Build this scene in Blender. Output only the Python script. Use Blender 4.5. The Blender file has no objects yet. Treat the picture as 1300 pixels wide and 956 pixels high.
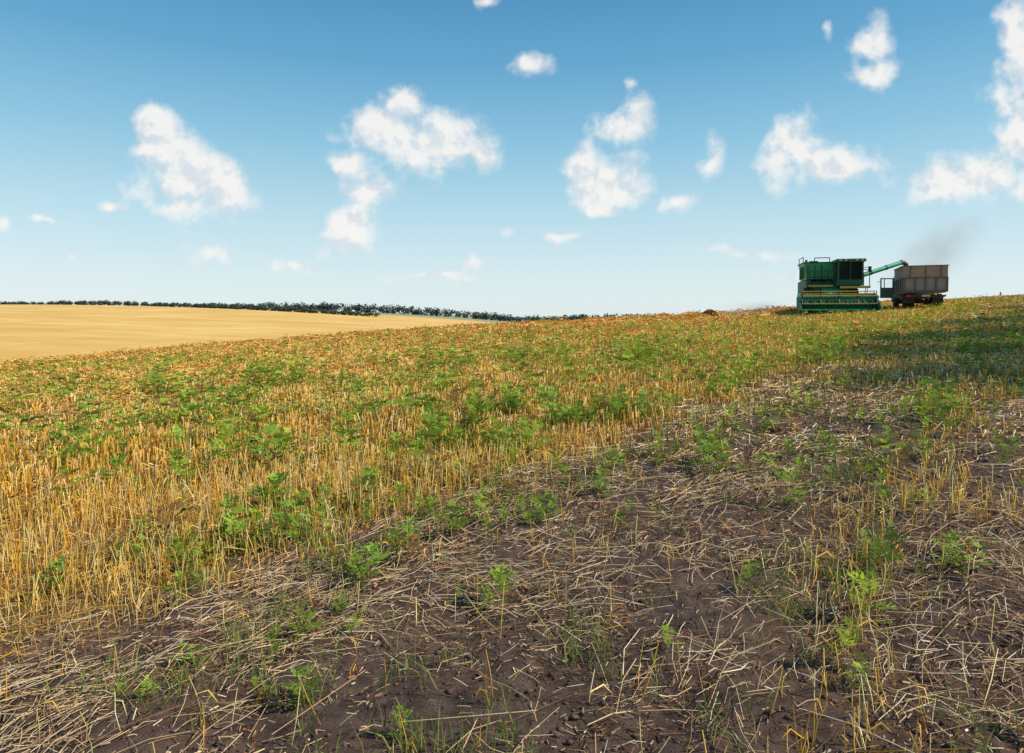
import bpy, bmesh, math, random
import numpy as np
from mathutils import Vector, Matrix, Euler

rng = np.random.default_rng(7)
random.seed(7)
sc = bpy.context.scene
A = math.radians(38.0)
CA, SA = math.cos(A), math.sin(A)
SUN_AZ, SUN_EL = math.radians(101), math.radians(42)

# ------------------------------------------------------------------ noise / terrain
def vnoise(x, y, seed=0):
    x = np.asarray(x, float); y = np.asarray(y, float)
    xi = np.floor(x).astype(np.int64); yi = np.floor(y).astype(np.int64)
    fx = x - xi; fy = y - yi
    fx = fx*fx*(3-2*fx); fy = fy*fy*(3-2*fy)
    def h(a, b):
        n = (a*374761393 + b*668265263 + seed*974634777) & 0xffffffff
        n = ((n ^ (n >> 13)) * 1274126177) & 0xffffffff
        n = ((n ^ (n >> 16)) * 2246822519) & 0xffffffff
        n = n ^ (n >> 15)
        return (n & 0xffff) / 65535.0
    a = h(xi, yi); b = h(xi+1, yi); c = h(xi, yi+1); d = h(xi+1, yi+1)
    return (a*(1-fx)+b*fx)*(1-fy) + (c*(1-fx)+d*fx)*fy

def fbm(x, y, oct=4, seed=0):
    s = 0; a = .5; t = 0
    for i in range(oct):
        s = s + a*vnoise(x*(2**i)+17.3*i, y*(2**i)-9.1*i, seed+i); t += a; a *= .5
    return s/t

def sstep(a, b, x):
    t = np.clip((x-a)/(b-a), 0, 1)
    return t*t*(3-2*t)

def vco(x, y):
    return x*CA - y*SA

def H(x, y):
    x = np.asarray(x, float); y = np.asarray(y, float)
    xs = 140*np.tanh(x/140)
    xl = np.clip(x, -110, 0)
    xr = np.clip(x, 0, 80)
    t = np.clip(y-54, 0, 200)
    ry = .011*np.clip(y, -200, 1e9)
    ry = np.where(y > 54, .011*54 + .011*t - .0006*t*t, ry)
    near = .051*xs - .0005*xl*xl + .0002*xr*xr + ry
    near = near + .10*(fbm(x*.05, y*.05, 2, 5)-.5)*sstep(8, 40, np.hypot(x, y))
    tt = np.clip(-x/450, 0, 1)
    hill = (1-(1-tt)**2)*21*sstep(60, 640, y)
    far = -8.5 + hill + 1.6*(fbm(x*.004, y*.004, 3, 9)-.5)
    w = sstep(120, 210, y)
    return near*(1-w) + far*w

SW = [-15, -21, -28, -36, -45, -55]
def swv(x, y):
    return vco(x, y) + 1.2*(fbm(x*.12, y*.12, 2, 31)-.5)
def swath(x, y):
    v = swv(x, y)
    s = 0
    for c in SW:
        s = s + np.exp(-((v-c)/.6)**2)
    return s*np.where(y < 110, 1, 0)*(.25+1.0*fbm(x*.5, y*.5, 2, 77))

def G(x, y):
    r = np.hypot(x, y)
    f = 1-sstep(25, 60, r)
    m = (fbm(x*4.5, y*4.5, 3, 21)-.5)*.055 + (fbm(x*22, y*22, 2, 23)-.5)*.020*(1-sstep(8, 16, r))
    v = vco(x, y)
    soil = .45+.55*sstep(-4.6, -3.9, v)
    rut = -.035*np.exp(-((v+2.2)/.25)**2) - .035*np.exp(-((v-.2)/.3)**2)
    return H(x, y) + (m*soil + rut)*f + .22*swath(x, y)

# ------------------------------------------------------------------ materials
def new_mat(name):
    m = bpy.data.materials.new(name); m.use_nodes = True
    nt = m.node_tree; b = nt.nodes.get('Principled BSDF')
    return m, nt, b

def paint(name, col, rough=.5, metal=0., dirt=(.16, .12, .08), damt=.45, scale=3.0):
    m, nt, b = new_mat(name)
    tc = nt.nodes.new('ShaderNodeTexCoord')
    n = nt.nodes.new('ShaderNodeTexNoise'); n.inputs['Scale'].default_value = scale; n.inputs['Detail'].default_value = 6
    n.inputs['Roughness'].default_value = .7
    nt.links.new(tc.outputs['Object'], n.inputs['Vector'])
    r = nt.nodes.new('ShaderNodeMapRange'); r.inputs[1].default_value = .42; r.inputs[2].default_value = .72
    r.inputs[3].default_value = 0; r.inputs[4].default_value = damt
    nt.links.new(n.outputs['Fac'], r.inputs[0])
    mx = nt.nodes.new('ShaderNodeMixRGB'); mx.inputs[1].default_value = (*col, 1); mx.inputs[2].default_value = (*dirt, 1)
    nt.links.new(r.outputs[0], mx.inputs[0]); nt.links.new(mx.outputs[0], b.inputs['Base Color'])
    b.inputs['Roughness'].default_value = rough; b.inputs['Metallic'].default_value = metal
    return m

def attr_mat(name, transl=0.0):
    m = bpy.data.materials.new(name); m.use_nodes = True; nt = m.node_tree; nt.nodes.clear()
    out = nt.nodes.new('ShaderNodeOutputMaterial')
    a = nt.nodes.new('ShaderNodeAttribute'); a.attribute_name = 'Col'
    d = nt.nodes.new('ShaderNodeBsdfDiffuse'); nt.links.new(a.outputs['Color'], d.inputs['Color'])
    if transl > 0:
        t = nt.nodes.new('ShaderNodeBsdfTranslucent'); nt.links.new(a.outputs['Color'], t.inputs['Color'])
        mx = nt.nodes.new('ShaderNodeMixShader'); mx.inputs[0].default_value = transl
        nt.links.new(d.outputs[0], mx.inputs[1]); nt.links.new(t.outputs[0], mx.inputs[2])
        nt.links.new(mx.outputs[0], out.inputs['Surface'])
    else:
        nt.links.new(d.outputs[0], out.inputs['Surface'])
    return m

M_straw = attr_mat('straw')
M_leaf = attr_mat('weed_leaf', .35)
M_tree = attr_mat('tree_leaf', .2)

# ------------------------------------------------------------------ mesh helpers
def np_mesh(name, V, F, C=None, mat=None, smooth=False):
    V = np.ascontiguousarray(V, dtype=np.float32).reshape(-1, 3)
    F = np.ascontiguousarray(F, dtype=np.int32)
    k = F.shape[1]; n = len(F)
    me = bpy.data.meshes.new(name)
    me.vertices.add(len(V)); me.vertices.foreach_set('co', V.ravel())
    me.loops.add(n*k); me.loops.foreach_set('vertex_index', F.ravel())
    me.polygons.add(n)
    me.polygons.foreach_set('loop_start', np.arange(0, n*k, k, dtype=np.int32))
    me.polygons.foreach_set('loop_total', np.full(n, k, dtype=np.int32))
    if smooth: me.polygons.foreach_set('use_smooth', np.ones(n, dtype=bool))
    if C is not None:
        ca = me.color_attributes.new('Col', 'FLOAT_COLOR', 'POINT')
        C4 = np.ones((len(V), 4), dtype=np.float32); C4[:, :3] = C
        ca.data.foreach_set('color', C4.ravel())
    me.update(calc_edges=True)
    o = bpy.data.objects.new(name, me)
    sc.collection.objects.link(o)
    if mat: me.materials.append(mat)
    return o

def norm(a):
    return a/np.maximum(np.linalg.norm(a, axis=-1, keepdims=True), 1e-9)

def tubes(rings, w, sides, col):
    K = len(rings); N = len(rings[0])
    d = norm(rings[-1]-rings[0])
    rv = rng.normal(size=(N, 3))
    a = norm(np.cross(d, rv)); b = np.cross(d, a)
    P = np.zeros((N, K, sides, 3)); C = np.zeros((N, K, sides, 3))
    for k in range(K):
        for s in range(sides):
            if sides == 2:
                off = a*(1 if s else -1)
            else:
                an = 2*math.pi*s/sides
                off = a*math.cos(an)+b*math.sin(an)
            P[:, k, s] = rings[k] + off*w[k][:, None]
            C[:, k, s] = col[k] if isinstance(col, list) else col
    base = (np.arange(N)*K*sides)[:, None]
    fs = []
    for k in range(K-1):
        for s in range(sides if sides > 2 else 1):
            s2 = (s+1) % sides
            fs.append(np.stack([k*sides+s, k*sides+s2, (k+1)*sides+s2, (k+1)*sides+s]))
    fs = np.array(fs).reshape(1, -1, 4)
    F = (base[:, :, None] + fs).reshape(-1, 4)
    return P.reshape(-1, 3), F, C.reshape(-1, 3)

class Acc:
    def __init__(s): s.V = []; s.F = []; s.C = []; s.n = 0
    def add(s, V, F, C):
        s.V.append(V); s.F.append(F+s.n); s.C.append(C); s.n += len(V)
    def build(s, name, mat, smooth=False):
        return np_mesh(name, np.concatenate(s.V), np.concatenate(s.F), np.concatenate(s.C), mat, smooth)

def sample(N, r0, r1, th=50):
    r = np.exp(rng.uniform(math.log(r0), math.log(r1), N))
    t = rng.uniform(-math.radians(th), math.radians(th), N)
    return r*np.sin(t), r*np.cos(t), r

# ------------------------------------------------------------------ GROUND
def build_ground():
    an = np.concatenate([np.arange(-180, -60, 4.), np.arange(-60, 60, .3), np.arange(60, 180, 4.)])
    an = np.radians(an)
    rs = [0.02]
    r = .02
    while r < 16000:
        if r < 2: q = 1.06
        elif r < 9: q = 1.0065
        elif r < 60: q = 1.012
        else: q = 1.03
        r *= q; rs.append(r)
    rs = np.array(rs)
    R, T = np.meshgrid(rs, an, indexing='ij')
    X = R*np.sin(T); Y = R*np.cos(T)
    Z = G(X, Y)
    V = np.stack([X, Y, Z], -1).reshape(-1, 3)
    nr, na = R.shape
    i = np.arange(nr-1)[:, None]; j = np.arange(na)[None, :]
    j2 = (j+1) % na
    F = np.stack([i*na+j, i*na+j2, (i+1)*na+j2, (i+1)*na+j], -1).reshape(-1, 4)[:, ::-1]
    m, nt, b = new_mat('field_soil')
    N = nt.nodes.new; L = nt.links.new
    geo = N('ShaderNodeNewGeometry')
    def noise(sc_, det=6, rough=.6, vec=None):
        n = N('ShaderNodeTexNoise'); n.inputs['Scale'].default_value = sc_; n.inputs['Detail'].default_value = det
        n.inputs['Roughness'].default_value = rough
        L(vec or geo.outputs['Position'], n.inputs['Vector']); return n.outputs['Fac']
    def rng_(v, a, b_, c=0, d=1):
        q = N('ShaderNodeMapRange'); q.inputs[1].default_value = a; q.inputs[2].default_value = b_
        q.inputs[3].default_value = c; q.inputs[4].default_value = d; L(v, q.inputs[0]); return q.outputs[0]
    def mix(f, c1, c2):
        q = N('ShaderNodeMixRGB')
        if isinstance(f, float): q.inputs[0].default_value = f
        else: L(f, q.inputs[0])
        for k, c in ((1, c1), (2, c2)):
            if isinstance(c, tuple): q.inputs[k].default_value = (*c, 1)
            else: L(c, q.inputs[k])
        return q.outputs[0]
    def math_(op, a, b_):
        q = N('ShaderNodeMath'); q.operation = op
        for k, c in ((0, a), (1, b_)):
            if isinstance(c, (int, float)): q.inputs[k].default_value = c
            else: L(c, q.inputs[k])
        return q.outputs[0]
    dot = N('ShaderNodeVectorMath'); dot.operation = 'DOT_PRODUCT'
    L(geo.outputs['Position'], dot.inputs[0]); dot.inputs[1].default_value = (CA, -SA, 0)
    nA = noise(1.2, 4); nB = noise(9, 6, .7); nC = noise(.25, 7, .65)
    vv = math_('ADD', dot.outputs['Value'], rng_(nA, 0, 1, -.9, .9))
    soilm = rng_(vv, -4.6, -3.5)
    ln = N('ShaderNodeVectorMath'); ln.operation = 'LENGTH'; L(geo.outputs['Position'], ln.inputs[0])
    rr = ln.outputs['Value']
    soil = mix(rng_(nB, .35, .68), (.050, .030, .024), (.165, .105, .08))
    soil = mix(rng_(nA, .45, .7, 0, .5), soil, (.21, .125, .07))
    stub = mix(rng_(nB, .35, .65), (.15, .085, .035), (.48, .28, .08))
    midc = mix(rng_(nB, .38, .62), (.60, .34, .07), (.84, .58, .18))
    midc = mix(rng_(nC, .50, .66, 0, .4), midc, (.36, .34, .07))
    goldn = mix(rng_(noise(.02, 6, .6), .35, .65), (.70, .41, .10), (.84, .56, .19))
    mp = N('ShaderNodeMapping'); mp.inputs['Rotation'].default_value = (0, 0, math.radians(-62)); L(geo.outputs['Position'], mp.inputs[0])
    wv = N('ShaderNodeTexWave'); wv.inputs['Scale'].default_value = .017; wv.inputs['Distortion'].default_value = 3.5
    wv.inputs['Detail'].default_value = 4; wv.inputs['Detail Scale'].default_value = .8; wv.bands_direction = 'X'
    L(mp.outputs[0], wv.inputs['Vector'])
    goldn = mix(rng_(wv.outputs['Fac'], .2, .9, 0, .16), goldn, (.55, .30, .075))
    stretch = N('ShaderNodeMapping'); stretch.inputs['Scale'].default_value = (.008, .05, 0); stretch.inputs['Rotation'].default_value = (0, 0, math.radians(-10)); L(geo.outputs['Position'], stretch.inputs[0])
    goldn = mix(rng_(noise(1, 6, .65, stretch.outputs[0]), .42, .68, 0, .6), goldn, (.58, .31, .08))
    c = mix(rng_(rr, 7, 22), stub, midc)
    c = mix(soilm, c, mix(rng_(rr, 9, 24), soil, mix(.7, soil, midc)))
    c = mix(rng_(rr, 80, 170), c, goldn)
    c = mix(rng_(rr, 800, 1000), c, (.30, .31, .17))
    L(c, b.inputs['Base Color'])
    b.inputs['Roughness'].default_value = .9; b.inputs['Specular IOR Level'].default_value = .15
    bp = N('ShaderNodeBump'); bp.inputs['Strength'].default_value = .85; bp.inputs['Distance'].default_value = .03
    L(noise(28, 7, .75), bp.inputs['Height']); L(bp.outputs[0], b.inputs['Normal'])
    return np_mesh('ground', V, F, None, m, True)
build_ground()

# ------------------------------------------------------------------ STRAW
def straw_cols(N, kind):
    pal = {
        'stub': np.array([[.85, .54, .12], [.90, .68, .25], [.76, .41, .06], [.88, .59, .13], [.60, .33, .07], [.92, .76, .38]]),
        'lit': np.array([[.78, .57, .32], [.88, .73, .48], [.64, .42, .22], [.44, .26, .14], [.84, .62, .32], [.26, .15, .09]]),
        'sw': np.array([[.70, .33, .08], [.78, .43, .12], [.58, .25, .06], [.84, .54, .18]]),
    }[kind]
    c = pal[rng.integers(0, len(pal), N)]
    return np.clip(c*rng.uniform(.72, 1.1, (N, 1)), 0, .92)

def d_stub(x, y):
    v = vco(x, y) + 1.5*(fbm(x*.9, y*.9, 3, 3)-.5)
    r = np.hypot(x, y)
    d = sstep(-3.2, -4.1, v)*(.25+.75*sstep(.34, .50, fbm(x*1.3, y*1.3, 3, 8)))
    d = d + .60*np.exp(-((v+.75)/.2)**2) + .14*np.exp(-((v+3.0)/.25)**2) + .03
    d = np.where(v > -4.0, np.maximum(d, .9*sstep(9, 19, r)), d)
    return d

def build_stubble():
    acc = Acc()
    N = 320000
    x, y, r = sample(N, 2.0, 90)
    dens = N/(2*math.radians(50)*math.log(90/2.0)*r*r)
    p = np.minimum(1, 350/dens)*d_stub(x, y)
    k = rng.random(N) < p
    x, y, r = x[k], y[k], r[k]
    v = vco(x, y); u = x*SA + y*CA
    near = r < 14
    vr = np.round(v/.15)*.15 + rng.normal(0, .024, len(v))
    v = np.where(near, vr, v)
    x = v*CA + u*SA; y = -v*SA + u*CA
    z = G(x, y)-.01
    n = len(x)
    h = rng.uniform(.12, .26, n)*(.65+.7*fbm(x*.7, y*.7, 2, 40))
    h *= np.where(v > -3.8, .8, 1)*(1-.35*sstep(7, 18, r))
    lean = rng.normal(0, .14, (n, 2)); lay = rng.random(n) < .16
    lean[lay] *= 5
    P0 = np.stack([x, y, z], 1)
    P2 = P0 + np.stack([lean[:, 0]*h, lean[:, 1]*h, h*np.where(lay, .6, 1)], 1)
    P1 = (P0+P2)/2 + rng.normal(0, .006, (n, 3))
    w = np.maximum(.0020, r*.00050)*rng.uniform(.7, 1.3, n)
    c = straw_cols(n, 'stub')
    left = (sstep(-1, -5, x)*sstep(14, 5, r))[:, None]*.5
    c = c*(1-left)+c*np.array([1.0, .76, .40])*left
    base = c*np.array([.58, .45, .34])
    nr = r < 7
    def put(m, sides, three):
        if three:
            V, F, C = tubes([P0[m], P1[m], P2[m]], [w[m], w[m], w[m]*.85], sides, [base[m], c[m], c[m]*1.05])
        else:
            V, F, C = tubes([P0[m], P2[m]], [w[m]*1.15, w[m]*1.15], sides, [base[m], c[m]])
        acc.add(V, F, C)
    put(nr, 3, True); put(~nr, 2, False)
    m = (rng.random(n) < .4) & (r < 14)
    q0 = P0[m] + (P2[m]-P0[m])*rng.uniform(.2, .9, (m.sum(), 1))
    d = rng.normal(0, 1, (m.sum(), 3))*np.array([1, 1, .4]); d = norm(d)*rng.uniform(.04, .12, (m.sum(), 1))
    q1 = q0 + d*.6 + [0, 0, .015]; q2 = q0 + d - [0, 0, .03]
    ww = np.maximum(.0025, r[m]*.0005)
    V, F, C = tubes([q0, q1, q2], [ww, ww, ww*.3], 2, c[m]*np.array([1.0, .9, .75]))
    acc.add(V, F, C)
    acc.build('wheat_stubble', M_straw)
build_stubble()

def build_litter():
    acc = Acc()
    N = 300000
    x, y, r = sample(N, 1.6, 80)
    v = vco(x, y) + .5*(fbm(x*.9, y*.9, 3, 3)-.5)
    dens = N/(2*math.radians(50)*math.log(80/1.6)*r*r)
    band = np.exp(-((v+3.2)/.75)**2)
    band2 = np.exp(-((v+1.9)/.4)**2)
    clump = sstep(.40, .60, fbm(x*1.1, y*1.1, 3, 60))
    want = np.where(v > -4.2, 60+240*clump + 460*band*(.25+.75*clump) + 80*band2*clump + 170*np.exp(-((v+.35)/.35)**2)*clump, 110)
    want *= (1+1.2*sstep(6, 14, r))
    k = rng.random(N) < np.minimum(1, want/dens)
    x, y, r, v, band = x[k], y[k], r[k], v[k], band[k]
    n = len(x)
    L = np.clip(rng.lognormal(math.log(.13), .65, n), .03, .5)
    ang = np.where(rng.random(n) < .45+.25*band, rng.normal(A+.25, .5, n), rng.uniform(0, 2*math.pi, n))
    ang += 2.4*(fbm(x*.8, y*.8, 2, 90)-.5)
    dx, dy = np.sin(ang)*L/2, np.cos(ang)*L/2
    up = rng.exponential(.014, n)+.004
    def pt(t, lift):
        X = x+dx*t; Y = y+dy*t
        return np.stack([X, Y, G(X, Y)+up+lift], 1)
    tilt = rng.normal(0, .014, n)
    mid = pt(0, rng.exponential(.006, n))
    mid[:, 0] += rng.normal(0, .07, n)*L; mid[:, 1] += rng.normal(0, .07, n)*L
    w = np.maximum(.0017, r*.00042)*rng.uniform(.55, 1.3, n)
    c = straw_cols(n, 'lit')
    gs = straw_cols(n, 'stub')*.9
    c = np.where((v < -4.0)[:, None], gs, c)
    P0, P2 = pt(-1, tilt), pt(1, -tilt)
    m = r < 6.5
    V, F, C = tubes([P0[m], mid[m], P2[m]], [w[m]]*3, 3, c[m]); acc.add(V, F, C)
    m = ~m
    V, F, C = tubes([P0[m], P2[m]], [w[m]*1.2]*2, 2, c[m]); acc.add(V, F, C)
    N2 = 150000
    x, y, r = sample(N2, 1.6, 14)
    dens = N2/(2*math.radians(50)*math.log(14/1.6)*r*r)
    k = (rng.random(N2) < np.minimum(1, 1600*(.2+sstep(.35, .6, fbm(x*2, y*2, 3, 70)))/dens))
    x, y, r = x[k], y[k], r[k]; n = len(x)
    L = rng.uniform(.008, .045, n); ang = rng.uniform(0, 6.28, n)
    dx, dy = np.sin(ang)*L/2, np.cos(ang)*L/2
    up = rng.exponential(.005, n)+.002
    P0 = np.stack([x-dx, y-dy, G(x-dx, y-dy)+up], 1); P2 = np.stack([x+dx, y+dy, G(x+dx, y+dy)+up+.003], 1)
    w = np.maximum(.0014, r*.0004)*rng.choice([.8, 1, 2.2], n, p=[.5, .37, .13])
    c = straw_cols(n, 'lit')*rng.uniform(.35, 1, (n, 1))
    br = rng.random(n) < .35
    c[br] = c[br]*np.array([.85, .55, .40])
    V, F, C = tubes([P0, P2], [w, w], 2, c); acc.add(V, F, C)
    acc.build('straw_litter', M_straw)
    acc = Acc()
    n = 60000
    v = rng.choice(SW, n)+rng.normal(0, .5, n); u = rng.uniform(-20, 100, n)
    x = v*CA + u*SA; y = -v*SA + u*CA
    v2 = v - 1.2*(fbm(x*.12, y*.12, 2, 31)-.5)
    x = v2*CA + u*SA; y = -v2*SA + u*CA
    k = (y > 8) & (y < 100) & (rng.random(n) < sstep(.3, .5, fbm(x*.5, y*.5, 2, 77)))
    x, y = x[k], y[k]; n = len(x); r = np.hypot(x, y)
    z = G(x, y)+rng.exponential(.06, n)
    pp = np.stack([x, y, z], 1); dd = norm(rng.normal(size=(n, 3))*[1, 1, .35])*rng.uniform(.08, .2, (n, 1))
    w = np.maximum(.006, r*.0005)
    V, F, C = tubes([pp-dd, pp+dd], [w, w], 2, straw_cols(n, 'sw')); acc.add(V, F, C)
    acc.build('straw_windrows', M_straw)
build_litter()

def build_clods():
    bm = bmesh.new(); bmesh.ops.create_icosphere(bm, subdivisions=1, radius=1)
    bv = np.array([v.co[:] for v in bm.verts]); bf = np.array([[v.index for v in f.verts] for f in bm.faces]); bm.free()
    N = 16000
    x, y, r = sample(N, 1.6, 12)
    v = vco(x, y)
    k = rng.random(N) < np.where(v > -4.3, 1, .25)*sstep(.42, .62, fbm(x*1.7, y*1.7, 3, 120))
    x, y, r = x[k], y[k], r[k]; n = len(x)
    s = np.clip(rng.lognormal(math.log(.0055), .55, n), .002, .016)
    V = bv[None]*s[:, None, None]*rng.uniform(.55, 1.25, (n, 12, 1))*np.array([1.2, 1, .7])
    V = V + np.stack([x, y, G(x, y)+s*.15], 1)[:, None]
    F = (bf[None] + (np.arange(n)*12)[:, None, None]).reshape(-1, 3)
    c = np.array([.12, .078, .06])*rng.uniform(.6, 1.5, (n, 1))
    C = np.repeat(c, 12, 0)
    np_mesh('soil_clods', V.reshape(-1, 3), F, C, M_straw)
build_clods()

# ------------------------------------------------------------------ WEEDS
def weed_variant(nl, nleaf, seed, broad=1.0):
    R = random.Random(seed)
    V = []; F = []; C = []
    def quad(a, b, c, d, col):
        i = len(V); V.extend([a, b, c, d]); F.append([i, i+1, i+2, i+3]); C.extend([col]*4)
    bend = Vector((R.uniform(-.15, .15), R.uniform(-.15, .15), 0))
    def stem(t): return Vector((bend.x*t*t, bend.y*t*t, t))
    g = (.18, .23, .05)
    for i in range(4):
        a, b = stem(i/4), stem((i+1)/4); w = .012*(1-i/6)
        quad(a-Vector((w, 0, 0)), a+Vector((w, 0, 0)), b+Vector((w, 0, 0)), b-Vector((w, 0, 0)), g)
    for i in range(nl):
        t = .12+.88*(i/(nl-1)); p = stem(t)
        az = i*2.4+R.uniform(-.4, .4)
        el = .25+.75*t+R.uniform(-.2, .2)
        ll = (.42*math.sin(math.pi*min(1, .25+.65*t))+.08)*R.uniform(.75, 1.25)
        d = Vector((math.cos(az)*math.cos(el), math.sin(az)*math.cos(el), math.sin(el)))
        side = d.cross(Vector((0, 0, 1))).normalized(); upv = side.cross(d).normalized()
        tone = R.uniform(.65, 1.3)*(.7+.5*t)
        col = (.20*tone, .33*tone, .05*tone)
        for j in range(nleaf):
            s = (j+1)/nleaf
            q = p + d*ll*s - Vector((0, 0, 1))*.14*s*s*ll*2
            fl = ll*.42*math.sin(math.pi*(.2+.75*s))*R.uniform(.8, 1.2)
            for sg in (-1, 1):
                e = (side*sg*.8 + d*.65 + upv*R.uniform(-.25, .25)).normalized()
                wv = e.cross(upv).normalized()*fl*.18*broad
                quad(q, q+e*fl*.5+wv, q+e*fl, q+e*fl*.5-wv, col)
        q = p + d*ll*1.0 - Vector((0, 0, 1))*.28*ll
        quad(q-d*.05, q+side*.02, q+d*ll*.3, q-side*.02, col)
    return np.array([v[:] for v in V]), np.array(F), np.array(C)

def weed_density(x, y):
    v = vco(x, y) + .9*(fbm(x*.6, y*.6, 2, 250)-.5); r = np.hypot(x, y)
    pn = fbm(x*.35, y*.35, 3, 200); pn2 = fbm(x*1.4, y*1.4, 2, 210)
    p3 = fbm(x*.12, y*.25, 3, 230)
    d = np.where(v < -3.8, (1.0+3.2*sstep(.44, .60, pn))*sstep(.36, .6, pn2), .7*sstep(.42, .6, pn2))
    d = d*np.where(r > 15, .35+1.1*sstep(.42, .6, p3), 1)*sstep(55, 26, r)
    d = d + 2.8*np.exp(-((v+4.4)/.7)**2)*sstep(.40, .6, pn2)
    d = d + 2.8*np.exp(-((v+2.95)/.4)**2)*sstep(.44, .6, pn2)
    d = d + 4.0*np.exp(-((v+.85)/.4)**2)*sstep(.38, .56, pn2)
    d = d + 2.0*sstep(-7, -2, v)*sstep(9, 16, r)*sstep(.36, .6, pn2)
    return d + .12

def build_weeds():
    acc = Acc()
    hi = [weed_variant(14, 5, s) for s in range(5)] + [weed_variant(10, 5, 20+s, 1.3) for s in range(3)]
    lo = [weed_variant(7, 2, 50+s, 2.6) for s in range(5)]
    N = 90000
    x, y, r = sample(N, 2.2, 70, 48)
    dens = N/(2*math.radians(48)*math.log(70/2.2)*r*r)
    k = rng.random(N) < np.minimum(1, 9*weed_density(x, y)/dens)
    x, y, r = x[k], y[k], r[k]; n = len(x)
    v = vco(x, y)
    sz = np.clip(rng.lognormal(math.log(.122), .48, n), .035, .29)*(.7+.7*fbm(x*.6, y*.6, 2, 222))
    sz *= np.where(v < -3.4, 1.35, .95)
    z = G(x, y)-.01
    for near, vs in ((True, hi), (False, lo)):
        sel = np.where((r < 10) == near)[0]
        which = rng.integers(0, len(vs), len(sel))
        for i, (V, F, C) in enumerate(vs):
            idx = sel[which == i]
            if len(idx) == 0: continue
            m = len(idx); th = rng.uniform(0, 6.283, m); cs, sn = np.cos(th)[:, None], np.sin(th)[:, None]
            s = sz[idx][:, None]; wd = s*rng.uniform(.9, 1.5, (m, 1))
            X = (V[None, :, 0]*cs - V[None, :, 1]*sn)*wd + x[idx][:, None]
            Y = (V[None, :, 0]*sn + V[None, :, 1]*cs)*wd + y[idx][:, None]
            Z = V[None, :, 2]*s + z[idx][:, None]
            tone = rng.uniform(.65, 1.3, (m, 1, 1))
            yel = rng.uniform(0, .9, (m, 1, 1))
            col = C[None]*tone
            col = col*(1-yel) + col*np.array([1.5, 1.2, .8])*yel
            dead = rng.random(m) < .13
            col[dead] = C[None]*np.array([1.5, .58, 1.2])
            FF = (F[None] + (np.arange(m)*len(V))[:, None, None]).reshape(-1, 4)
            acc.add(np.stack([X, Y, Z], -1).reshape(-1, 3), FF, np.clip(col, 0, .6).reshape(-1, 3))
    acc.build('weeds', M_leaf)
    ga = Acc()
    N = 7000
    x, y, r = sample(N, 2.2, 16)
    k = rng.random(N) < np.clip(weed_density(x*1.0+.3, y)*.18, 0, 1)
    cx, cy = x[k], y[k]
    rep = 8
    x = np.repeat(cx, rep)+rng.normal(0, .03, len(cx)*rep); y = np.repeat(cy, rep)+rng.normal(0, .03, len(cx)*rep)
    n = len(x); r = np.hypot(x, y)
    h = rng.uniform(.04, .14, n); a = rng.uniform(0, 6.28, n); ln = rng.uniform(.2, .9, n)*h
    z = G(x, y)
    P0 = np.stack([x, y, z], 1); P1 = P0+np.stack([np.cos(a)*ln*.35, np.sin(a)*ln*.35, h*.65], 1)
    P2 = P0+np.stack([np.cos(a)*ln, np.sin(a)*ln, h], 1)
    w = np.maximum(.0022, r*.0005)
    c = np.array([.23, .27, .07])*rng.uniform(.6, 1.5, (n, 1))
    V, F, C = tubes([P0, P1, P2], [w, w*.8, w*.15], 2, c); ga.add(V, F, C)
    ga.build('grass', M_leaf)
build_weeds()

# ------------------------------------------------------------------ TREES
def leaf_cloud(cent, rad, n, size, col):
    cent = np.asarray(cent); rad = np.asarray(rad)
    k = rng.integers(0, len(cent), n)
    d = norm(rng.normal(size=(n, 3)))*(rng.random((n, 1))**.45)
    P = cent[k] + d*rad[k]
    a = norm(rng.normal(size=(n, 3))); b = norm(np.cross(a, rng.normal(size=(n, 3))))
    s = size*rng.uniform(.6, 1.4, (n, 1))
    V = np.stack([P-a*s, P-b*s*.55, P+a*s, P+b*s*.55], 1)
    F = np.arange(n*4).reshape(-1, 4)
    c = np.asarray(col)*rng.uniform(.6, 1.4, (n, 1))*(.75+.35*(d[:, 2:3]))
    return V.reshape(-1, 3), F, np.repeat(np.clip(c, .005, .6), 4, 0)

def build_treeline(name, xs, yf, hmin, hmax, col, dens, nl, ls):
    acc = Acc()
    x = xs[0]
    cent = []; rad = []
    while x < xs[1]:
        x += rng.uniform(.6, 1.4)*dens
        y = yf(x)+rng.uniform(-6, 6)
        h = rng.uniform(hmin, hmax)*(.8+.4*float(fbm(x*.01, 3.3, 2, 300)))
        z = float(H(x, y))
        for q in range(4):
            cent.append([x+rng.normal(0, dens*.4), y+rng.normal(0, 2), z+h*rng.uniform(.12, .62)])
            rad.append([dens*rng.uniform(.6, 1.0), dens*.6, h*rng.uniform(.28, .38)])
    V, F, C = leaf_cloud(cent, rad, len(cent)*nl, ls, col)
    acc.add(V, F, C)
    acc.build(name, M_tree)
build_treeline('distant_tree_line', (-900, -125), lambda x: 640+20*math.sin(x*.01), 4.2, 5.6, (.10, .135, .10), 3.0, 40, .65)
build_treeline('distant_woodland', (-600, 450), lambda x: 1250+60*math.sin(x*.006), 15, 18, (.14, .19, .17), 8, 36, 1.8)  # distance haze painted into the leaf colour: lighter, bluer green

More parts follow.
